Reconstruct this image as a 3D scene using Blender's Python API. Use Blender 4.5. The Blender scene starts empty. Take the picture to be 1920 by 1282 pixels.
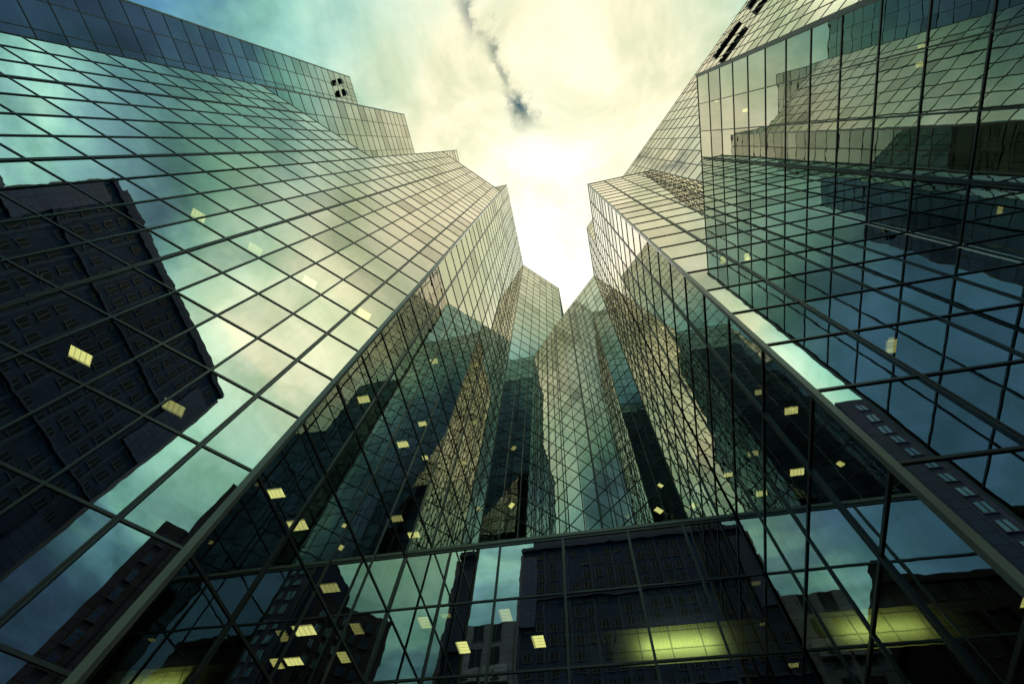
import bpy, math, random
import numpy as np

# ------------------------------------------------------------------ camera, sky, sun, exposure
sc = bpy.context.scene
C = sc.collection
ZO = 1.6                                   # eye height above the plaza; measured heights are relative to the eye
CAM = np.array([[0.9759013, 0.2096001, 0.0606998], [0, 0, 0], [-0.1368572, 0.371244, 0.918394]])
CAM[1] = np.cross(CAM[2], CAM[0])          # image down
LENS = 16.42
cd = bpy.data.cameras.new('camera')
cd.lens = LENS; cd.sensor_width = 36; cd.clip_start = 0.05; cd.clip_end = 3000
cam = bpy.data.objects.new('camera', cd); C.objects.link(cam); sc.camera = cam
from mathutils import Matrix, Vector
right, down, fwd = CAM
M4 = Matrix(((right[0], -down[0], -fwd[0], 0), (right[1], -down[1], -fwd[1], 0), (right[2], -down[2], -fwd[2], ZO), (0, 0, 0, 1)))
cam.matrix_world = M4
sc.view_settings.view_transform = 'Standard'; sc.view_settings.look = 'None'
sc.view_settings.exposure = 0.2; sc.view_settings.gamma = 1.0
sc.render.engine = 'CYCLES'
cy = sc.cycles
cy.max_bounces = 12; cy.glossy_bounces = 9; cy.diffuse_bounces = 3; cy.transmission_bounces = 6; cy.transparent_max_bounces = 10
cy.caustics_reflective = False; cy.caustics_refractive = False; cy.sample_clamp_indirect = 5; cy.sample_clamp_direct = 3
cy.use_denoising = True

GLOW = Vector((-0.010, 0.190, 0.982)).normalized()
SUN_EL, SUN_AZ = math.asin(GLOW.z), math.atan2(GLOW.x, GLOW.y)


def lin(r, g, b, s=1.0):
    f = lambda c: (c / 255 / 12.92 if c / 255 <= 0.04045 else ((c / 255 + 0.055) / 1.055) ** 2.4)
    return (f(r) * s, f(g) * s, f(b) * s, 1)


class NT:
    def __init__(s, tree): s.t = tree; s.n = tree.nodes; s.l = tree.links
    def new(s, kind, **kw):
        n = s.n.new(kind)
        for k, v in kw.items(): setattr(n, k, v)
        return n
    def link(s, a, b): s.l.new(a, b)
    def val(s, sock, v):
        if hasattr(v, 'is_output') or hasattr(v, 'links'): s.l.new(v, sock)
        else: sock.default_value = v
    def math(s, op, a, b=None, c=None, clamp=False):
        n = s.n.new('ShaderNodeMath'); n.operation = op; n.use_clamp = clamp
        s.val(n.inputs[0], a)
        if b is not None: s.val(n.inputs[1], b)
        if c is not None: s.val(n.inputs[2], c)
        return n.outputs[0]
    def vec(s, op, a, b=None):
        n = s.n.new('ShaderNodeVectorMath'); n.operation = op
        s.val(n.inputs[0], a)
        if b is not None: s.val(n.inputs[1], b)
        return n.outputs['Value'] if op in ('DOT_PRODUCT', 'LENGTH', 'DISTANCE') else n.outputs[0]
    def mapr(s, v, a, b, c=0.0, d=1.0, smooth=False):
        n = s.n.new('ShaderNodeMapRange'); n.interpolation_type = 'SMOOTHSTEP' if smooth else 'LINEAR'
        s.val(n.inputs['Value'], v)
        for k, x in zip(('From Min', 'From Max', 'To Min', 'To Max'), (a, b, c, d)): s.val(n.inputs[k], x)
        return n.outputs[0]
    def mix(s, fac, a, b, kind='MIX'):
        n = s.n.new('ShaderNodeMix'); n.data_type = 'RGBA'; n.blend_type = kind
        s.val(n.inputs[0], fac); s.val(n.inputs[6], a); s.val(n.inputs[7], b)
        return n.outputs[2]
    def noise(s, vec, scale, detail=4, rough=0.55, dist=0.0):
        n = s.n.new('ShaderNodeTexNoise'); s.val(n.inputs['Vector'], vec)
        n.inputs['Scale'].default_value = scale; n.inputs['Detail'].default_value = detail
        n.inputs['Roughness'].default_value = rough; n.inputs['Distortion'].default_value = dist
        return n.outputs['Fac']
    def ramp(s, v, stops, interp='LINEAR'):
        n = s.n.new('ShaderNodeValToRGB'); n.color_ramp.interpolation = interp
        e = n.color_ramp.elements
        while len(e) < len(stops): e.new(0.5)
        for q, (p, c) in zip(e, stops): q.position = p; q.color = c
        s.val(n.inputs[0], v)
        return n.outputs[0]


def make_world():
    w = bpy.data.worlds.new('World'); sc.world = w; w.use_nodes = True
    T = NT(w.node_tree); T.n.clear()
    d = T.new('ShaderNodeTexCoord').outputs['Generated']
    dn = T.vec('NORMALIZE', d)
    sep = T.new('ShaderNodeSeparateXYZ'); T.link(dn, sep.inputs[0])
    z = T.math('MAXIMUM', sep.outputs[2], 0.06)
    u = T.math('DIVIDE', sep.outputs[0], z); v = T.math('DIVIDE', sep.outputs[1], z)
    cb = T.new('ShaderNodeCombineXYZ'); T.link(u, cb.inputs[0]); T.link(v, cb.inputs[1])
    plane = cb.outputs[0]
    ang = T.math('MULTIPLY', T.math('ARCCOSINE', T.vec('DOT_PRODUCT', dn, tuple(GLOW))), 180 / math.pi)
    n1 = T.noise(plane, 1.55, 6, 0.56, 0.35)
    n2 = T.noise(T.vec('ADD', plane, (7.3, 2.1, 0)), 4.2, 5, 0.6, 0.3)
    cl = T.math('ADD', T.math('MULTIPLY', n1, 0.72), T.math('MULTIPLY', n2, 0.28))
    # the cloud layer scatters the sun: brightest round it, teal and then slate blue away from it
    def blob(az, el, inner, outer):
        az, el = math.radians(az), math.radians(el)
        dv = (math.sin(az) * math.cos(el), math.cos(az) * math.cos(el), math.sin(el))
        return T.mapr(T.vec('DOT_PRODUCT', dn, dv), math.cos(math.radians(outer)), math.cos(math.radians(inner)), 0.0, 1.0, True)
    bright1, bright2 = blob(152, 47, 7, 21), blob(-165, 35, 5, 18)
    side = T.math('ADD', T.math('MULTIPLY', blob(112, 47, 11, 23), 27.0), T.math('MULTIPLY', blob(-116, 42, 10, 40), 13.0))
    bank = T.math('ADD', T.math('MULTIPLY', bright1, 18.0), T.math('MULTIPLY', bright2, 17.0))
    ang0 = ang
    ang = T.math('ADD', T.math('SUBTRACT', ang, bank), side)
    a2 = T.math('ADD', ang, T.math('MULTIPLY', T.math('SUBTRACT', n1, 0.5), -40.0))
    t = T.math('DIVIDE', a2, 100.0)
    S = SKY_STOPS
    bright = T.ramp(t, [(p, lin(*c)) for p, c in S])
    t2 = T.math('DIVIDE', ang, 100.0)
    dark = T.ramp(t2, [(p, lin(*c)) for p, c in DARK_STOPS])
    cover = T.mapr(cl, 0.36, 0.60, 0.0, 1.0, True)
    near = T.mapr(ang, 14.0, 44.0, 0.92, 0.0, True)
    cover = T.math('MAXIMUM', T.math('MAXIMUM', cover, near), T.math('MULTIPLY', bright1, 0.75))
    # a ragged gap in the cloud overhead
    wob = T.vec('ADD', plane, T.vec('SCALE', T.vec('SUBTRACT', T.new('ShaderNodeTexNoise').outputs['Color'], (0.5, 0.5, 0.5))))
    sky = T.new('ShaderNodeTexSky'); sky.sky_type = 'NISHITA'; sky.sun_disc = False
    sky.sun_elevation = SUN_EL; sky.sun_rotation = SUN_AZ; sky.dust_density = 3.0
    blue = T.mix(0.12, dark, T.mix(1.0, sky.outputs[0], (0.12, 0.12, 0.12, 1), 'MULTIPLY'))
    col = T.mix(cover, blue, bright)
    # wisps of the gap: two short streaks where the upper air shows through
    wn = T.math('MULTIPLY', T.math('SUBTRACT', T.noise(plane, 9.0, 5, 0.65), 0.5), 0.12)
    total = None
    for (ax, ay, bx, by, wd) in STREAKS:
        A = (ax, ay, 0); B = Vector((bx - ax, by - ay, 0)); L = B.length
        rel = T.vec('SUBTRACT', plane, A)
        tt = T.math('DIVIDE', T.vec('DOT_PRODUCT', rel, tuple(B / L)), L, clamp=True)
        side = T.math('ABSOLUTE', T.math('ADD', T.vec('DOT_PRODUCT', rel, (-B.y / L, B.x / L, 0)), wn))
        along = T.math('MULTIPLY', T.mapr(T.vec('DOT_PRODUCT', rel, tuple(B / L)), -0.02, 0.04, 0, 1, True),
                       T.mapr(T.vec('DOT_PRODUCT', rel, tuple(B / L)), L - 0.03, L + 0.03, 1, 0, True))
        m = T.math('MULTIPLY', T.mapr(side, wd * 0.15, wd, 1.0, 0.0, True), along)
        total = m if total is None else T.math('MAXIMUM', total, m)
    total = T.math('MULTIPLY', total, T.mapr(T.noise(plane, 9.0, 5, 0.62), 0.36, 0.55, 0.05, 0.97, True))
    col = T.mix(total, col, lin(58, 92, 104))
    col = T.mix(T.math('MULTIPLY', blob(-129, 38, 6, 22), 0.8), col, lin(112, 178, 238))
    tex = T.noise(T.vec('ADD', plane, (3.1, 9.7, 0)), 4.6, 6, 0.60, 0.5)
    col = T.mix(1.0, col, T.mix(T.mapr(tex, 0.32, 0.66, 0.0, 1.0, True), lin(208, 221, 206), lin(255, 254, 250)), 'MULTIPLY')
    lp = T.math('MULTIPLY', T.mapr(ang0, 0.0, 30.0, 1.24, 1.04, True), T.math('ADD', 1.0, T.math('MULTIPLY', bank, 0.075)))
    col = T.vec('SCALE', col, None)
    col.node.inputs['Scale'].default_value = 1.0
    T.link(lp, col.node.inputs['Scale'])
    bg = T.new('ShaderNodeBackground'); T.link(col, bg.inputs[0]); bg.inputs[1].default_value = 1.0
    out = T.new('ShaderNodeOutputWorld'); T.link(bg.outputs[0], out.inputs[0])


SKY_STOPS = [(0.0, (255, 254, 246)), (0.08, (255, 252, 242)), (0.15, (253, 244, 216)), (0.22, (247, 239, 208)), (0.30, (236, 240, 212)),
             (0.38, (210, 241, 219)), (0.46, (168, 226, 206)), (0.54, (138, 205, 196)), (0.62, (100, 158, 180)), (0.72, (76, 116, 150)), (0.84, (46, 74, 110)), (1.0, (28, 46, 72))]
DARK_STOPS = [(0.0, (250, 240, 220)), (0.15, (238, 226, 198)), (0.28, (196, 222, 196)), (0.40, (124, 178, 178)), (0.52, (72, 108, 142)),
              (0.66, (58, 92, 128)), (0.8, (38, 60, 92)), (1.0, (22, 34, 56))]
STREAKS = [(0, 0, 1, 1, 0.01)]
def px_plane(x, y):
    d = right * ((x - 960) / 875.7) + down * ((y - 641) / 875.7) + fwd
    return d[0] / d[2], d[1] / d[2]
STREAKS = [px_plane(868, -30) + px_plane(912, 62) + (0.042,), px_plane(915, 55) + px_plane(962, 160) + (0.022,), px_plane(960, 155) + px_plane(980, 228) + (0.030,)]
make_world()

sd = bpy.data.lights.new('sun', 'SUN'); sd.energy = 1.0; sd.angle = math.radians(12); sd.cycles.use_multiple_importance_sampling = False; sd.color = (1.0, 0.95, 0.84)
sun = bpy.data.objects.new('sun', sd); C.objects.link(sun)
sun.rotation_euler = GLOW.to_track_quat('Z', 'Y').to_euler(); sun.location = (0, 30, 250)

# ------------------------------------------------------------------ materials
def mat(name):
    m = bpy.data.materials.new(name); m.use_nodes = True
    T = NT(m.node_tree); T.n.clear()
    out = T.new('ShaderNodeOutputMaterial')
    return m, T, out

def plain(name, col, rough=0.6, metal=0.0, vary=0.25, scale=1.5, bump=0.0, spec=0.4):
    m, T, out = mat(name)
    b = T.new('ShaderNodeBsdfPrincipled')
    pos = T.new('ShaderNodeNewGeometry').outputs['Position']
    n = T.noise(pos, scale, 5, 0.6)
    c = T.mix(T.mapr(n, 0.3, 0.7), tuple(x * (1 - vary) for x in col) + (1,), tuple(min(1, x * (1 + vary)) for x in col) + (1,))
    T.link(c, b.inputs['Base Color']); b.inputs['Roughness'].default_value = rough; b.inputs['Metallic'].default_value = metal
    b.inputs['Specular IOR Level'].default_value = spec
    if bump:
        bp = T.new('ShaderNodeBump'); bp.inputs['Distance'].default_value = bump; T.link(n, bp.inputs['Height']); T.link(bp.outputs[0], b.inputs['Normal'])
    T.link(b.outputs[0], out.inputs[0])
    return m

def mirror_glass(name, wave=0.0034, base=0.34, tint=(1.0, 0.99, 0.90)):
    """coated curtain-wall glass: strong sky reflection, a little of the dark rooms behind shows through"""
    m, T, out = mat(name)
    geo = T.new('ShaderNodeNewGeometry')
    pos = geo.outputs['Position']
    at = T.new('ShaderNodeAttribute'); at.attribute_name = 'pane'
    off = T.vec('SCALE', at.outputs['Color']); off.node.inputs['Scale'].default_value = 37.0
    p2 = T.vec('ADD', pos, off)
    h = T.math('ADD', T.noise(p2, 0.42, 2, 0.5), T.math('MULTIPLY', T.noise(p2, 1.1, 1, 0.5), 0.30))
    bp = T.new('ShaderNodeBump'); bp.inputs['Strength'].default_value = 1.0; bp.inputs['Distance'].default_value = wave
    T.link(h, bp.inputs['Height'])
    lw = T.new('ShaderNodeLayerWeight'); lw.inputs['Blend'].default_value = 0.5
    f = T.math('POWER', lw.outputs['Facing'], 2.1)
    fac = T.mapr(f, 0.0, 1.0, base, 0.96)
    sepc = T.new('ShaderNodeSeparateColor'); T.link(at.outputs['Color'], sepc.inputs[0])
    shade = T.mapr(T.math('POWER', sepc.outputs[0], 4.0), 0.0, 1.0, 1.0, 0.68)
    gl = T.new('ShaderNodeBsdfGlossy'); gl.inputs['Roughness'].default_value = 0.0
    st = T.noise(T.vec('MULTIPLY', p2, (3.0, 3.0, 0.22)), 1.0, 4, 0.65)
    shade = T.math('MULTIPLY', shade, T.mapr(st, 0.42, 0.72, 1.0, 0.94))
    gc = T.mix(1.0, tint + (1,), shade, 'MULTIPLY'); T.link(gc, gl.inputs['Color'])
    T.link(bp.outputs[0], gl.inputs['Normal'])
    tr = T.new('ShaderNodeBsdfTransparent'); tr.inputs['Color'].default_value = (0.29, 0.33, 0.34, 1)
    mx = T.new('ShaderNodeMixShader'); T.link(fac, mx.inputs[0]); T.link(tr.outputs[0], mx.inputs[1]); T.link(gl.outputs[0], mx.inputs[2])
    T.link(mx.outputs[0], out.inputs[0])
    return m

def lamp_mat(name, col, strength, grid=0.07):
    m, T, out = mat(name)
    tc = T.new('ShaderNodeTexCoord').outputs['UV']
    sx = T.new('ShaderNodeSeparateXYZ'); T.link(tc, sx.inputs[0])
    def bars(v, n):
        fr = T.math('FRACT', T.math('MULTIPLY', v, n)); return T.math('GREATER_THAN', fr, grid * 2)
    g = T.math('MULTIPLY', bars(sx.outputs[0], 1.0), bars(sx.outputs[1], 4.0))
    e = T.new('ShaderNodeEmission'); e.inputs[0].default_value = col + (1,)
    T.link(T.mapr(g, 0, 1, strength * 0.40, strength), e.inputs[1]); T.link(e.outputs[0], out.inputs[0])
    m.cycles.emission_sampling = 'NONE'
    return m

def wall_mat(name, col, pw, ph, joint=0.04, vary=0.3, rough=0.8):
    """stone or panel cladding with joints, laid on walls by height and run"""
    m, T, out = mat(name)
    pos = T.new('ShaderNodeNewGeometry').outputs['Position']
    s = T.new('ShaderNodeSeparateXYZ'); T.link(pos, s.inputs[0])
    run = T.math('ADD', s.outputs[0], s.outputs[1])
    cb = T.new('ShaderNodeCombineXYZ'); T.link(run, cb.inputs[0]); T.link(s.outputs[2], cb.inputs[1])
    br = T.new('ShaderNodeTexBrick'); T.link(cb.outputs[0], br.inputs['Vector'])
    br.inputs['Scale'].default_value = 1.0; br.inputs['Brick Width'].default_value = pw; br.inputs['Row Height'].default_value = ph
    br.inputs['Mortar Size'].default_value = joint; br.offset = 0.0
    br.inputs['Color1'].default_value = tuple(x * (1 - vary) for x in col) + (1,)
    br.inputs['Color2'].default_value = tuple(x * (1 + vary) for x in col) + (1,)
    br.inputs['Mortar'].default_value = tuple(x * 0.35 for x in col) + (1,)
    n = T.noise(pos, 0.12, 4, 0.6)
    c = T.mix(1.0, br.outputs[0], T.mapr(n, 0.3, 0.7, 0.75, 1.2), 'MULTIPLY')
    b = T.new('ShaderNodeBsdfPrincipled'); T.link(c, b.inputs['Base Color']); b.inputs['Roughness'].default_value = rough
    b.inputs['Specular IOR Level'].default_value = 0.25
    T.link(b.outputs[0], out.inputs[0])
    return m

GLASS = mirror_glass('mirror_glass')
METAL = plain('mullion_metal', (0.085, 0.100, 0.095), 0.42, 0.35, 0.2, 0.6)
POST = plain('corner_metal', (0.34, 0.41, 0.33), 0.4, 0.0, 0.15, 0.5)
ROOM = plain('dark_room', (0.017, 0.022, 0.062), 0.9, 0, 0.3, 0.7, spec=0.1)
ROOF = plain('roof_gravel', (0.16, 0.16, 0.15), 0.9, 0, 0.2, 2.0)
LAMPS = [lamp_mat('office_light', (0.95, 0.86, 0.26), k) for k in (3.6, 3.6, 2.6, 1.3)]
STEEL = plain('gondola_steel', (0.035, 0.035, 0.035), 0.5, 0.2, 0.3, 3.0)
PALE = plain('gondola_panel', (0.62, 0.62, 0.55), 0.6, 0, 0.15, 3.0)
PAVE = wall_mat('plaza_paving', (0.20, 0.20, 0.19), 0.9, 0.9, 0.02, 0.12)

# ------------------------------------------------------------------ mesh helpers
class MB:
    def __init__(s): s.v = []; s.f = []; s.mi = []; s.uv = []; s.col = []
    def quad(s, a, b, c, d, m=0, col=None):
        i = len(s.v); s.v += [tuple(a), tuple(b), tuple(c), tuple(d)]; s.f.append((i, i + 1, i + 2, i + 3)); s.mi.append(m); s.col.append(col)
    def poly(s, pts, m=0):
        i = len(s.v); s.v += [tuple(p) for p in pts]; s.f.append(tuple(range(i, i + len(pts)))); s.mi.append(m); s.col.append(None)
    def hexa(s, p, m=0):
        """p: 8 points, bottom loop then top loop"""
        i = len(s.v); s.v += [tuple(q) for q in p]
        for f in ((3, 2, 1, 0), (4, 5, 6, 7), (0, 1, 5, 4), (1, 2, 6, 5), (2, 3, 7, 6), (3, 0, 4, 7)):
            s.f.append(tuple(i + k for k in f)); s.mi.append(m); s.col.append(None)
    def box(s, x0, x1, y0, y1, z0, z1, m=0):
        s.hexa([(x0, y0, z0), (x1, y0, z0), (x1, y1, z0), (x0, y1, z0), (x0, y0, z1), (x1, y0, z1), (x1, y1, z1), (x0, y1, z1)], m)
    def obox(s, o, t, n, a0, a1, b0, b1, z0, z1, m=0):
        """box in a facade frame: a along t, b along the outward normal n (plan vectors)"""
        P = lambda a, b, z: (o[0] + t[0] * a + n[0] * b, o[1] + t[1] * a + n[1] * b, z)
        s.hexa([P(a0, b0, z0), P(a1, b0, z0), P(a1, b1, z0), P(a0, b1, z0), P(a0, b0, z1), P(a1, b0, z1), P(a1, b1, z1), P(a0, b1, z1)], m)
    def tube(s, a, b, r, m=0, n=6):
        a = Vector(a); b = Vector(b); d = (b - a).normalized(); q = d.orthogonal().normalized(); w = d.cross(q)
        A = [a + (q * math.cos(6.2832 * k / n) + w * math.sin(6.2832 * k / n)) * r for k in range(n)]
        B = [p + (b - a) for p in A]; i = len(s.v); s.v += [tuple(p) for p in A + B]
        for k in range(n):
            s.f.append((i + k, i + (k + 1) % n, i + n + (k + 1) % n, i + n + k)); s.mi.append(m); s.col.append(None)
        s.f.append(tuple(i + k for k in reversed(range(n)))); s.f.append(tuple(i + n + k for k in range(n))); s.mi += [m, m]; s.col += [None, None]
    def build(s, name, mats, parent=None, fix=False, uv=None):
        off = np.array(parent.location if parent else (0, 0, 0), float) - (0, 0, ZO)
        if parent is not None and parent.parent is not None: off = off + np.array(parent.parent.location)
        me = bpy.data.meshes.new(name)
        me.from_pydata([tuple(np.array(p) - off) for p in s.v], [], s.f)
        for m in (mats if isinstance(mats, (list, tuple)) else [mats]): me.materials.append(m)
        me.polygons.foreach_set('material_index', s.mi)
        if any(c is not None for c in s.col):
            ca = me.color_attributes.new('pane', 'FLOAT_COLOR', 'CORNER')
            for pl, c in zip(me.polygons, s.col):
                for li in pl.loop_indices: ca.data[li].color = (c or (0, 0, 0)) + (1,)
        if uv:
            ul = me.uv_layers.new(name='UVMap')
            for pl in me.polygons:
                for k, li in enumerate(pl.loop_indices): ul.data[li].uv = ((0, 0), (1, 0), (1, 1), (0, 1))[k % 4]
        if fix:
            import bmesh
            bm = bmesh.new(); bm.from_mesh(me); bmesh.ops.recalc_face_normals(bm, faces=bm.faces); bm.to_mesh(me); bm.free()
        o = bpy.data.objects.new(name, me); C.objects.link(o)
        if parent: o.parent = parent
        return o

def tag(o, label=None, cat=None, group=None, kind=None):
    for k, v in (('label', label), ('category', cat), ('group', group), ('kind', kind)):
        if v: o[k] = v
    return o

def thing(name, label, cat, loc, group=None):
    o = bpy.data.objects.new(name, None); C.objects.link(o); o.empty_display_size = 0.5
    o.location = (loc[0], loc[1], loc[2] + ZO)
    return tag(o, label, cat, group)

def project(p):
    c = CAM @ np.array(p, float)
    return (None if c[2] < 0.05 else (960 + 875.7 * c[0] / c[2], 641 + 875.7 * c[1] / c[2]))

# ------------------------------------------------------------------ curtain walls
GR = -1.6
FLOOR, Z0 = 3.596, 6.18
ROWS = [GR] + [Z0 + FLOOR * k for k in range(-1, 45)]
rng = random.Random(7)

class Tower:
    def __init__(s, name, label, loc):
        s.root = thing(name, label, 'glass tower', loc)
        s.panes = []; s.idx = 0
    def facade(s, p0, p1, n, count, z0, z1, thick=1, us=None, rows=None, ins=(0, 0), depth=5.0, label=None, vw=0.085, posts=(0, 0)):
        """one flat curtain wall from p0 to p1 (plan), outward normal n, split in count bays"""
        s.idx += 1
        p0 = np.array(p0, float); p1 = np.array(p1, float); L = np.linalg.norm(p1 - p0); t = (p1 - p0) / L; n = np.array(n, float); n /= np.linalg.norm(n)
        us = us or [L * k / count for k in range(count + 1)]
        zs = [z0] + [z for z in (rows or ROWS) if z0 + 0.5 < z < z1 - 0.5] + [z1]
        P = lambda u, w, z: (p0[0] + t[0] * u + n[0] * w, p0[1] + t[1] * u + n[1] * w, z)
        fl = np.cross(np.array([t[0], t[1], 0]), (0, 0, 1)) @ np.array([n[0], n[1], 0]) < 0
        for i in range(len(us) - 1):
            for k in range(len(zs) - 1):
                a, b, c, d = us[i], us[i + 1], zs[k], zs[k + 1]
                tu = rng.gauss(0, 0.0008); tv = rng.gauss(0, 0.0008); w = (b - a) / 2; h = (d - c) / 2
                q = [P(a, -tu * w - tv * h, c), P(b, tu * w - tv * h, c), P(b, tu * w + tv * h, d), P(a, -tu * w + tv * h, d)]
                if fl: q = q[::-1]
                ctr = np.array(P((a + b) / 2, 0, (c + d) / 2)); area = 0.0
                if (ctr[:2] @ n) < 0:
                    pr = [project(x) for x in q]
                    if all(pr):
                        pc = [(min(max(x, 0), 1920), min(max(y, 0), 1282)) for x, y in pr]
                        area = abs(sum(pc[j][0] * pc[(j + 1) % 4][1] - pc[(j + 1) % 4][0] * pc[j][1] for j in range(4))) / 2
                s.panes.append((area, q, (rng.random(), rng.random(), rng.random())))
        # metal grid
        g = MB()
        for i, u in enumerate(us):
            if i in (0, len(us) - 1) and posts[0 if i == 0 else 1]: continue
            if thick is not None and i % 4 == thick:
                g.obox(p0, t, n, u - 0.085, u - 0.02, -0.05, 0.075, z0, z1); g.obox(p0, t, n, u + 0.02, u + 0.085, -0.05, 0.075, z0, z1)
                g.obox(p0, t, n, u - 0.02, u + 0.02, -0.05, 0.045, z0, z1)
            else:
                g.obox(p0, t, n, u - vw / 2, u + vw / 2, -0.05, 0.06, z0, z1)
        for z in zs:
            hw = 0.05 if z not in (z0, z1) else 0.09
            g.obox(p0, t, n, 0.01, L - 0.01, -0.047, 0.050, z - hw, z + hw)
        tag(g.build('mullion_grid', METAL, s.root), label and ('metal grid of the ' + label))
        # storeys behind the glass: ceilings and a back wall, mitred at the corners
        if depth:
            r = MB(); e = 0.003 * s.idx
            a0, a1 = ins
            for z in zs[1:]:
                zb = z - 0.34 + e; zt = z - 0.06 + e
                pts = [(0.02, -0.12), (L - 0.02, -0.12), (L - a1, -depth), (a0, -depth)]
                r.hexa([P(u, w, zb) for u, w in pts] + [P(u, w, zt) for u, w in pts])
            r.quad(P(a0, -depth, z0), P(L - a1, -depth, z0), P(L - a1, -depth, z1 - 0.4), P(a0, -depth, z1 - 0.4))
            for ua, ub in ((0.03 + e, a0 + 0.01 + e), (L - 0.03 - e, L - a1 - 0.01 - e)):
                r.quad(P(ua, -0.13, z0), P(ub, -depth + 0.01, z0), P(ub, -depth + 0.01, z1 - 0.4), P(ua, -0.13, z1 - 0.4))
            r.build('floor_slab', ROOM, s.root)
        else:
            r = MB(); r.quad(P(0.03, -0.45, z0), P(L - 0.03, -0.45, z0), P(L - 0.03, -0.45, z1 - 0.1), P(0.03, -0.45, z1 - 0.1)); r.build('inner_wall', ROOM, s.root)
    def post(s, x, y, z0, z1, w=0.16, rot=0.0):
        g = MB(); c, q = math.cos(rot), math.sin(rot)
        g.obox((x, y), (c, q), (-q, c), -w, w, -w, w, z0, z1 + 0.12)
        g.build('corner_post', POST, s.root)
    def roof(s, pts, z):
        g = MB(); g.poly([(x, y, z) for x, y in pts]); g.build('roof', ROOF, s.root)
    def light(s, x, y, z, size, ang):
        g = MB(); c, q = math.cos(ang), math.sin(ang); w = 0.27 * size; h = 0.40 * size
        cs = [(-w, -h), (w, -h), (w, h), (-w, h)]
        g.quad(*[(x + c * a - q * b, y + q * a + c * b, z) for a, b in reversed(cs)])
        g.build('ceiling_light', rng.choice(LAMPS), s.root, uv=True)
    def finish(s, glass=None, n=100):
        s.panes.sort(key=lambda a: -a[0])
        rest = MB()
        for k, (area, q, c) in enumerate(s.panes):
            if k < n and area > 60:
                m = MB(); m.quad(*q, col=c); m.build('glass_pane', glass or GLASS, s.root)
            else: rest.quad(*q, col=c)
        tag(rest.build('glazing', glass or GLASS, s.root), kind='stuff')

XC, YC, XR, YD, XE, YE = -12.42, 8.79, 6.91, 8.80, 19.06, -3.30
STEP = 12.05
P0 = (XC, YC); P1 = (XC - STEP, YC - STEP); P2 = (XC - 2 * STEP, YC - 2 * STEP); P3 = (XC - 3 * STEP, YC - 3 * STEP)
TOP, LOW1, LOW2, LOW3 = 142.9, 122.9, 70.9, 19.0
YG = 33.05
G1 = (-2.9, YG + (-2.9 - XC))
s2 = math.sqrt(0.5)
M22 = 5 * math.tan(math.radians(22.5))

# left tower: a stepped tower whose steps are cut by one diagonal wall
lt = Tower('glass_tower', 'left stepped mirror glass tower with a wide diagonal front of cream and teal reflections', (-30, 12, GR))
lt.facade(P0, P1, (s2, -s2), 8, GR, LOW1, ins=(M22, 0), posts=(1, 0), label='diagonal front')
lt.facade(P1, P2, (s2, -s2), 8, GR, LOW2, label='diagonal front')
lt.facade(P2, P3, (s2, -s2), 8, GR, LOW3, label='diagonal front')
lt.facade((XC, YG), P0, (1, 0), 8, GR, TOP, thick=3, ins=(0, M22), posts=(0, 1), label='narrow courtyard side')
lt.facade((P1[0], YC), P1, (1, 0), 4, LOW1 + 0.1, TOP, thick=None, depth=0)
lt.facade(P0, (P1[0], YC), (0, -1), 4, LOW1 + 0.1, TOP, thick=None, depth=0)
lt.facade((P2[0], P1[1]), P2, (1, 0), 4, LOW2 + 0.1, TOP, thick=None, depth=4)
lt.facade(P1, (P2[0], P1[1]), (0, -1), 4, LOW2 + 0.1, TOP, thick=None, depth=0)
lt.facade((P3[0], P2[1]), P3, (1, 0), 4, LOW3 + 0.1, TOP, thick=None, depth=4)
lt.facade(P2, (P3[0], P2[1]), (0, -1), 4, LOW3 + 0.1, TOP, thick=None, depth=0)
lt.facade(P3, (P3[0] - STEP, P3[1]), (0, -1), 4, GR, TOP, thick=None, depth=0)
lt.post(XC, YC, GR, LOW1, 0.125, math.radians(22.5)); lt.post(XC, YC, LOW1, TOP, 0.10)
for q, za, zb in ((P1, LOW1, TOP), (P2, LOW2, TOP), (P3, LOW3, TOP)): lt.post(q[0], q[1], za, zb, 0.10)
lt.roof([P0, P1, (P1[0], YC)], LOW1); lt.roof([P1, P2, (P2[0], P1[1])], LOW2); lt.roof([P2, P3, (P3[0], P2[1])], LOW3)
lt.roof([(XC, YG), (XC, YC), (P1[0], YC), P1, (P2[0], P1[1]), P2, (P3[0], P2[1]), P3, (P3[0] - STEP, P3[1]), (P3[0] - STEP, YG)], TOP)
for x, y, z, sz in [(-20.41, 4.01, 16.61, 1.15), (-17.61, 7.04, 16.61, 1.15), (-23.53, -0.42, 30.99, 1.2), (-17.73, 5.45, 30.99, 1.2), (-14.68, 8.47, 30.99, 1.2), (-20.63, 2.49, 30.99, 1.2)]:
    lt.light(x, y, z + 0.02, sz, math.radians(-45))
for x, y, z, sz in [(-13.1, 11.63, 23.8, .9), (-14.99, 12.19, 16.61, 1), (-14.71, 14.2, 16.61, 1.2), (-14.65, 18.46, 16.61, 1.2), 
                    (-13.48, 17.42, 27.4, 1), (-13.92, 20.83, 23.8, 1), (-13.2, 22.4, 23.8, 1), (-13.2, 15.98, 38.18, 1), (-13.35, 27.49, 38.18, 1), (-13.1, 23.44, 52.57, 0.9),
                    (-13.1, 18.09, 30.99, .8), (-13.23, 27.42, 45.38, 1), (-13.88, 21.27, 30.99, 0.8), (-13.55, 16.75, 13.01, 1.2), (-14.84, 18.64, 13.01, 1)]:
    lt.light(x, y, z + 0.02, sz, math.radians(90))
lt.finish()

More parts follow.
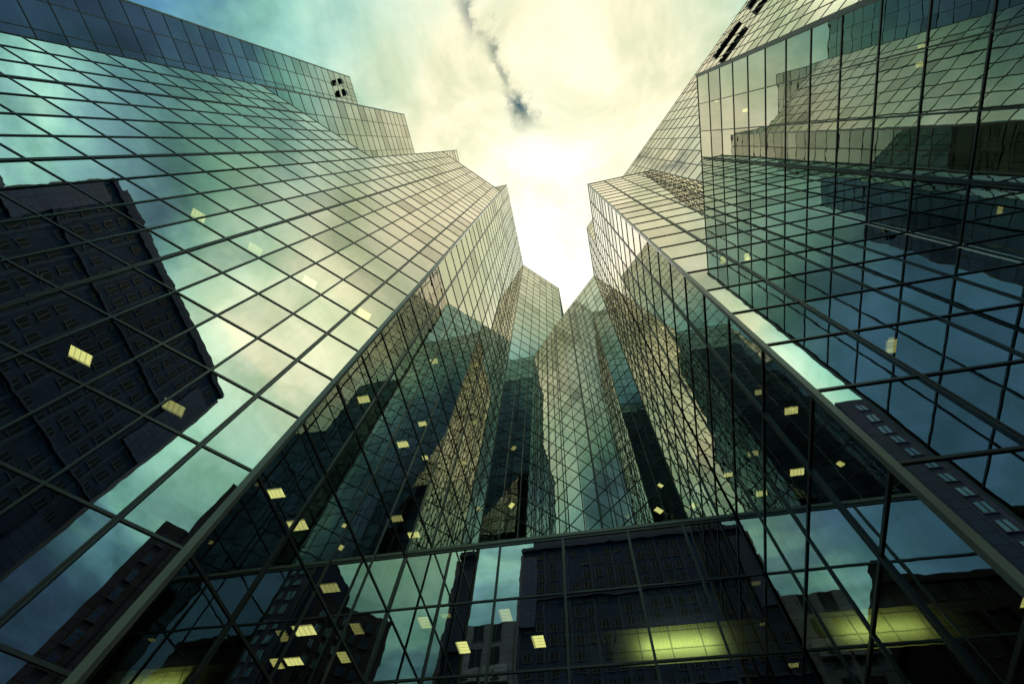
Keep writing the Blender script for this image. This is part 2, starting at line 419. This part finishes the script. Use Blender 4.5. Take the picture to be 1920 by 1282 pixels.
# right tower: the same idea mirrored, its diagonal wall standing behind two square steps
rt = Tower('glass_tower', 'right mirror glass tower whose dark front wall reflects a lattice of mullions', (20, 20, GR))
F0 = (XR, YC + 12.1); HT = 116.3; DT = 93.35; ET = 64.1
rt.facade((XR, YD), (XR, F0[1]), (-1, 0), 4, GR, DT, thick=1, ins=(5, 0), posts=(1, 0), label='narrow courtyard side')
rt.facade(F0, (XR, YG), (-1, 0), 4, GR, HT, thick=1, posts=(0, 0), label='narrow courtyard side')
rt.facade((XR, YD), (XE, YD), (0, -1), 4, GR, DT, thick=1, ins=(5, 0), posts=(1, 0), label='bright front')
rt.facade((XE, YD), (XE, YE), (-1, 0), 4, GR, ET, thick=1, ins=(0, 5), posts=(0, 1), label='dark side wall')
rt.facade((XE, YE), (XE + STEP, YE), (0, -1), 4, GR, ET, thick=None, ins=(5, 0), posts=(1, 0), depth=0)
# diagonal wall above the steps: built where it rises clear of each of them
rt.facade(F0, (XE, YD), (-s2, -s2), 8, DT + 0.1, HT, thick=None, depth=0, label='diagonal wall')
F2 = (XE + STEP, YE - 0.0); F1 = (XE + STEP * 1.0, YD - STEP)
rt.facade((XE, YD), F1, (-s2, -s2), 8, ET + 0.1, HT, thick=None, depth=4, label='diagonal wall')
F3 = (XE + 2.25 * STEP, YD - 2.25 * STEP)
rt.facade(F1, F3, (-s2, -s2), 10, GR, HT, thick=None, depth=4, label='diagonal wall')
rt.post(XR, YD, GR, DT, 0.10, 0.0); rt.post(XE, YE, GR, ET, 0.13, 0.0)
rt.roof([(XR, YD), (XE, YD), F0], DT); rt.roof([(XE, YD), (XE, YE), (XE + STEP, YE)], ET)
rt.roof([(XR, YG), F0, (XE, YD), F1, F3, (F3[0] + 20, F3[1] + 20), (XR + 25, YG + 10)], HT)
for x, y, z, sz in [(7.81, 11.66, 16.61, .9), (7.7, 16.4, 20.2, .9), (7.6, 20.67, 23.8, .9), (8.08, 19.04, 20.2, 1), (8.08, 14.74, 16.61, 1), (8.07, 12.89, 20.2, 0.8), (7.5, 16.55, 38.18, 0.7)]:
    rt.light(x, y, z + 0.02, sz * 0.7, math.radians(90))
for x, y, z, sz, an in [(11.27, 9.5, 16.61, .7, 0), (10.19, 9.4, 30.99, .6, 0), (11.68, 9.49, 30.99, .6, 0), (21.02, -0.41, 30.99, .5, 90), (21.02, 0.45, 30.99, .5, 90), (19.99, 1.27, 52.57, .6, 90), (19.7, -0.19, 59.76, .5, 90)]:
    rt.light(x, y, z + 0.02, sz, math.radians(an))
rt.finish()

# rear towers closing the court
gt = Tower('glass_tower', 'pale cream mirror glass tower closing the left rear of the court', (-12, 50, GR))
gt.facade((XC, YG), G1, (s2, -s2), 6, GR, TOP, thick=None, ins=(0, 0), us=[2.13 * k for k in range(6)] + [math.dist((XC, YG), G1)], depth=4)
gt.facade(G1, (G1[0], G1[1] + 12), (1, 0), 4, HT, TOP, thick=None, depth=0)
gt.post(G1[0], G1[1], HT, TOP, 0.09)
gt.roof([(XC, YG), G1, (G1[0], G1[1] + 12), (XC - 10, G1[1] + 12)], TOP)
for x, y, z in [(-10.91, 36.59, 52.57), (-10.55, 36.72, 41.78), (-11.2, 36.82, 45.38)]: gt.light(x, y, z + 0.02, 0.95, math.radians(45))
gt.finish(n=100)

ht = Tower('glass_tower', 'lower green tinted mirror glass tower closing the right rear of the court', (8, 46, GR))
ht.facade(G1, (XR, YG), (-s2, -s2), 6, GR, HT, thick=None, us=[math.dist(G1, (XR, YG)) - 2.13 * (6 - k) if k else 0 for k in range(7)], depth=4)
ht.roof([G1, (XR, YG), (XR + 12, YG + 12), (G1[0] + 8, G1[1] + 18)], HT)
for x, y, z, sz in [(2.07, 39.54, 45.38, 1), (5.21, 36.56, 45.38, 1), (5.19, 36.61, 38.18, 1.1), (6.2, 36.6, 41.78, .8)]: ht.light(x, y, z + 0.02, sz, math.radians(-45))
ht.finish(n=100)

# podium across the court
YP, PT = 21.03, 20.69
PX = [XC, -9.55, -6.5, -2.79, 0.95, 4.0, XR]
pt = Tower('glass_podium', 'low glass entrance block across the foot of the court between both towers', (-2.7, 24, GR))
pt.root['category'] = 'entrance block'
prow = [GR, 2.5, 6.1, 9.72, 13.36, 17.05, PT]
pt.facade((XC, YP), (XR, YP), (0, -1), 6, GR, PT, thick=None, us=[x - XC for x in PX], rows=prow, depth=4.5, vw=0.12)
g = MB(); g.obox((XC, YP), (1, 0), (0, -1), 0.02, XR - XC - 0.02, -0.3, 0.09, PT + 0.093, PT + 0.30); g.build('coping', POST, pt.root)
pt.roof([(XC, YP + .05), (XR, YP + .05), (XR, YG), G1, (XC, YG)], PT + 0.05)
for x, y, z, sz in [(-10.5, 21.75, 16.69, 1.1), (-6.07, 21.75, 16.69, 1.15), (-8.92, 23.94, 16.69, 1.2), (-4.73, 23.97, 16.69, 1.2)]: pt.light(x, y, z + 0.02, sz, 0)
# lit lobby wall behind the glass
LOB = wall_mat('lobby_wall', (0.50, 0.52, 0.30), 1.5, 0.9, 0.03, 0.06, 0.6)
g = MB(); g.box(-3.0, XR - 0.1, YP + 2.5, YP + 2.62, 13.42, 16.66); g.build('lobby_wall', LOB, pt.root)
ad = bpy.data.lights.new('cove_light', 'AREA'); ad.shape = 'RECTANGLE'; ad.size = 3.4; ad.size_y = 0.12; ad.energy = 90; ad.color = (0.88, 1.0, 0.38)
al = bpy.data.objects.new('cove_light', ad); C.objects.link(al); al.parent = pt.root
al.location = Vector((2.3, YP + 1.9, 15.6 + ZO)) - pt.root.location; al.rotation_euler = (math.radians(100), 0, 0)
pt.finish(n=40)

# ------------------------------------------------------------------ buildings behind the camera, seen in the mirror walls
STONE = wall_mat('dark_stone', (0.020, 0.046, 0.105), 2.4, 1.75, 0.06, 0.22)
STONE2 = wall_mat('grey_stone', (0.085, 0.098, 0.135), 1.9, 1.7, 0.06, 0.2)
TRIM = plain('stone_trim', (0.030, 0.058, 0.118), 0.8, 0, 0.2, 0.4)
BLACKST = wall_mat('black_stone', (0.016, 0.016, 0.018), 1.2, 0.8, 0.04, 0.3)
BLUEP = wall_mat('blue_panel', (0.05, 0.07, 0.17), 2.3, 2.3, 0.10, 0.12, 0.35)
CREAM = wall_mat('pale_panel', (0.30, 0.33, 0.38), 4.0, 3.0, 0.08, 0.1)
CREAM2 = wall_mat('light_panel', (0.20, 0.22, 0.26), 4.0, 3.0, 0.08, 0.1)
STONE3 = wall_mat('mauve_stone', (0.10, 0.12, 0.22), 1.9, 1.7, 0.05, 0.15)
WIN = mirror_glass('window_glass', 0.004, 0.6, (0.55, 0.70, 1.0))
WIND = plain('dark_window', (0.010, 0.012, 0.020), 0.2, 0, 0.2, 0.3, spec=0.15)
FRAME = plain('window_frame', (0.12, 0.13, 0.17), 0.6, 0, 0.1, 1.0)

def north_building(name, label, x0, x1, y, z1, deep, wall, pitch, rise, win, wmat, trim=True, bays=None, top=None, nwin=100, cat='building', skip=0.0, seed=1):
    """a block whose street front faces the towers (north)"""
    r = random.Random(seed)
    b = thing(name, label, cat, ((x0 + x1) / 2, y - deep / 2, GR))
    g = MB(); g.box(x0, x1, y - deep, y, GR, z1); g.build('wall', wall, b)
    if trim:
        g = MB()
        for k in range(int((x1 - x0) / (pitch * 2)) + 1):
            xx = min(x0 + 0.5 + k * pitch * 2, x1 - 0.5); g.box(xx - 0.45, xx + 0.45, y + 0.002, y + 0.22, GR, z1 - 1.2)
        g.build('pilaster', TRIM, b)
        g = MB(); g.box(x0 - 0.9, x1 + 0.9, y - deep - 0.9, y + 0.9, z1, z1 + 1.1); g.box(x0 - 0.4, x1 + 0.4, y - deep - .4, y + 0.4, z1 + 1.1, z1 + 2.4)
        for zz in (z1 * 0.62, z1 * 0.84): g.box(x0 + .01, x1 - .01, y + 0.003, y + 0.7, zz, zz + 0.6)
        g.build('cornice', TRIM, b)
    spots = []
    nx = int((x1 - x0 - 1.5) / pitch); mx = x0 + ((x1 - x0) - nx * pitch) / 2
    for k in range(int((z1 - 6) / rise)):
        for i in range(nx):
            if r.random() >= skip: spots.append((mx + (i + .5) * pitch, z1 - 3.4 - k * rise))
    def pane(m, cx, cz):
        w, h = win[0] / 2, win[1] / 2
        m.quad((cx + w, y + .03, cz - h), (cx - w, y + .03, cz - h), (cx - w, y + .03, cz + h), (cx + w, y + .03, cz + h), 0, (r.random(), r.random(), r.random()))
        for a, c in ((cx - w, cx - w + .14), (cx - .06, cx + .06), (cx + w - .14, cx + w)): m.box(a, c, y + .004, y + .13, cz - h, cz + h, 1)
        m.box(cx - w - .1, cx + w + .1, y + .006, y + .16, cz - h - .16, cz - h, 1)
    proto = None
    rest = MB()
    for k, (cx, cz) in enumerate(spots):
        if k < nwin:
            if proto is None:
                m = MB(); pane(m, cx, cz); proto = m.build('window', [wmat, FRAME], b); p0 = (cx, cz)
            else:
                o = proto.copy(); C.objects.link(o); o.parent = b; o.location = (cx - p0[0], 0, cz - p0[1])
        else: pane(rest, cx, cz)
    if rest.v: tag(rest.build('windows_beyond', [wmat, FRAME], b), kind='stuff')
    return b

s1 = north_building('stone_tower', 'broad dark stone office tower with rows of paired windows, mirrored across the left diagonal front', -39.5, 43, -120, 154, 34, STONE, 4.7, 5.4, (2.7, 3.1), WIND, seed=3, skip=0.16)
g = MB(); g.box(-37, 36, -150, -130, 156.4, 170); g.build('roof', STONE2, s1)
g = MB()
for a, c, za, zb in ((34, 43, 112, 146), (36, 43, 62, 84), (-39.5, -33, 118, 150)): g.box(a + .01, c - .01, -119.99, -119.2, za, zb)
g.build('glazed_bay', BLUEP, s1)
g = MB(); g.box(43.0, 44.2, -121.2, -119.4, 20, 152); g.box(-40.6, -39.5, -121.2, -119.4, 20, 152); g.build('corner_rib', FRAME, s1)

s3 = north_building('panel_tower', 'slim grey tower with pale blue windows and glazed stair, mirrored at right edge', 56, 70, -51, 98, 20, STONE3, 3.3, 3.9, (2.2, 2.3), WIN, trim=False, seed=5)
g = MB(); g.box(54.4, 57.6, -52, -50.3, 20, 84); g.build('stair_tower', BLUEP, s3)
def place(b, cx, cy, phi):
    x, y = b.location.x, b.location.y; c, q = math.cos(phi), math.sin(phi)
    b.location.x = cx + c * x - q * y; b.location.y = cy + q * x + c * y; b.rotation_euler.z = phi
place(north_building('stone_block', 'stepped stone block with closely set windows, mirrored at the bottom left corner', 1.0, 19, 0, 74, 12, STONE2, 2.6, 3.4, (1.5, 2.0), WIN, trim=False, seed=6), 28.5, -54.1, math.radians(38))
place(north_building('stone_block', 'lower stone block against the stepped one, mirrored at the bottom left corner', -3.3, 0.98, -0.6, 61, 9, STONE2, 2.1, 3.4, (1.2, 2.0), WIN, trim=False, seed=8), 28.5, -54.1, math.radians(38))
s4 = north_building('panel_block', 'pale panelled block with two white banners, mirrored low in the entrance block', -62, -40.7, -119, 121, 30, CREAM2, 7.0, 9.0, (4.6, 6.4), WIND, trim=False, seed=9)
for bx in (-57.5, -47.0):
    g = MB(); g.box(bx - 4.6, bx + 4.6, -118.9, -117.6, 99, 104.5)
    bn = g.build('banner', CREAM, s4)
    g = MB(); g.tube((bx, -117.4, 100.2), (bx, -117.4, 102.6), .28); g.tube((bx - 1.3, -117.4, 100.2), (bx, -117.4, 101.6), .24); g.tube((bx + 1.3, -117.4, 100.2), (bx, -117.4, 101.6), .24)
    g.tube((bx - 1.6, -117.4, 100.0), (bx + 1.6, -117.4, 100.0), .24); g.build('emblem', STEEL, bn)
s6 = north_building('classical_block', 'black stone block with heavy cornice and roof turret, mirrored at bottom right', -150, -74, -119, 122, 40, BLACKST, 8, 10, (3.6, 5.5), WIND, trim=False, seed=11)
g = MB(); g.box(-151, -72.4, -160, -117.4, 110, 113); g.box(-151, -73, -160, -118, 122, 124.5); g.box(-80, -75, -124, -118.4, 124.5, 131); g.build('cornice', BLACKST, s6)
for k in range(8):
    g = MB(); g.tube((-77 - k * 9, -117.8, 60), (-77 - k * 9, -117.8, 110), 1.3, n=12); g.build('column', BLACKST, s6)

# ------------------------------------------------------------------ window cleaning gear on the tower faces
def gondola(name, label, o, t, n, u0, u1, z, seed, pale=False):
    r = random.Random(seed)
    root = thing(name, label, 'gondola', (o[0] + t[0] * (u0 + u1) / 2 + n[0], o[1] + t[1] * (u0 + u1) / 2 + n[1], z), 'cleaning gondolas')
    L = u1 - u0
    g = MB(); g.obox(o, t, n, u0, u1, 0.35, 1.15, z - .1, z + .1)
    k = u0
    while k < u1 - 0.4:
        w = r.uniform(.4, 1.2); h = r.uniform(.3, .8)
        g.obox(o, t, n, k, min(k + w, u1), 0.3, 1.2, z + .102, z + h); k += w + r.uniform(0.15, .6)
    g.build('cradle', STEEL, root)
    g = MB()
    for q in np.arange(u0, u1, 1.1): g.obox(o, t, n, q - .05, q + .05, 1.16, 1.24, z + .1, z + .9)
    g.obox(o, t, n, u0, u1, 1.17, 1.23, z + .902, z + .95); g.build('guard_rail', STEEL, root)
    P = lambda u, w, zz: (o[0] + t[0] * u + n[0] * w, o[1] + t[1] * u + n[1] * w, zz)
    for q in (u0 + .4, u1 - .4):
        g = MB(); g.tube(P(q, .8, z + 2), P(q, .8, z + 10), .04); g.build('cable', STEEL, root)
    if pale:
        g = MB(); g.obox(o, t, n, u0 + L * .25, u1 - L * .1, 1.25, 1.5, z - .3, z + 1.0); g.build('side_panel', PALE, root)
    return root
tF, nF = (s2, -s2), (-s2, -s2)
oF = (XE, YD)                                   # u = 0 at the inner corner of the diagonal wall
gondola('cleaning_gondola', 'long black cleaning gondola hanging below the roof edge of the right diagonal wall', oF, tF, nF, 22.6, 29.2, 104.2, 1)
gondola('cleaning_gondola', 'black cleaning gondola cut by the top edge of the photograph', oF, tF, nF, 32.2, 39.0, 105.6, 2)
gondola('cleaning_gondola', 'small cleaning gondola with pale panels near the top left roof corner', (P3[0], 0), (0, 1), (1, 0), -25.6, -24.3, 132.2, 3, True)
gondola('cleaning_gondola', 'small lower cleaning gondola with a pale front on the top left tower', (P3[0], 0), (0, 1), (1, 0), -23.2, -21.6, 132.6, 4, True)

# ------------------------------------------------------------------ plant behind the entrance glass
LEAF = plain('leaf', (0.03, 0.055, 0.02), 0.6, 0, 0.3, 6)
BARK = plain('bark', (0.05, 0.04, 0.03), 0.9, 0, 0.3, 6)
r = random.Random(5)
pl = thing('potted_plant', 'dark leafy plant in a planter against the glowing lobby wall', 'plant', (-1.0, YP + 1.1, 13.42))
g = MB(); lf = MB()
for k in range(9):
    a = r.uniform(0, 6.28); b0 = Vector((-1.0, YP + 1.1, 13.9)); tip = b0 + Vector((math.cos(a) * r.uniform(.3, .9), math.sin(a) * r.uniform(.1, .5), r.uniform(1.0, 2.2)))
    g.tube(b0, tip, .018)
    for j in range(12):
        q = b0.lerp(tip, r.uniform(.35, 1.0)); d = Vector((r.uniform(-1, 1), r.uniform(-.6, .6), r.uniform(-.5, .8))).normalized(); sdv = d.orthogonal().normalized() * .05; l = r.uniform(.16, .30)
        lf.quad(q, q + d * l * .5 + sdv, q + d * l, q + d * l * .5 - sdv)
g.build('stem', BARK, pl); lf.build('foliage', LEAF, pl)
g = MB(); g.box(-1.4, -0.6, YP + .8, YP + 1.5, 13.42, 13.95); g.build('planter', STEEL, pl)

# ------------------------------------------------------------------ ground
g = MB(); g.quad((-700, -700, GR), (700, -700, GR), (700, 700, GR), (-700, 700, GR))
tag(g.build('plaza_ground', PAVE), kind='structure')
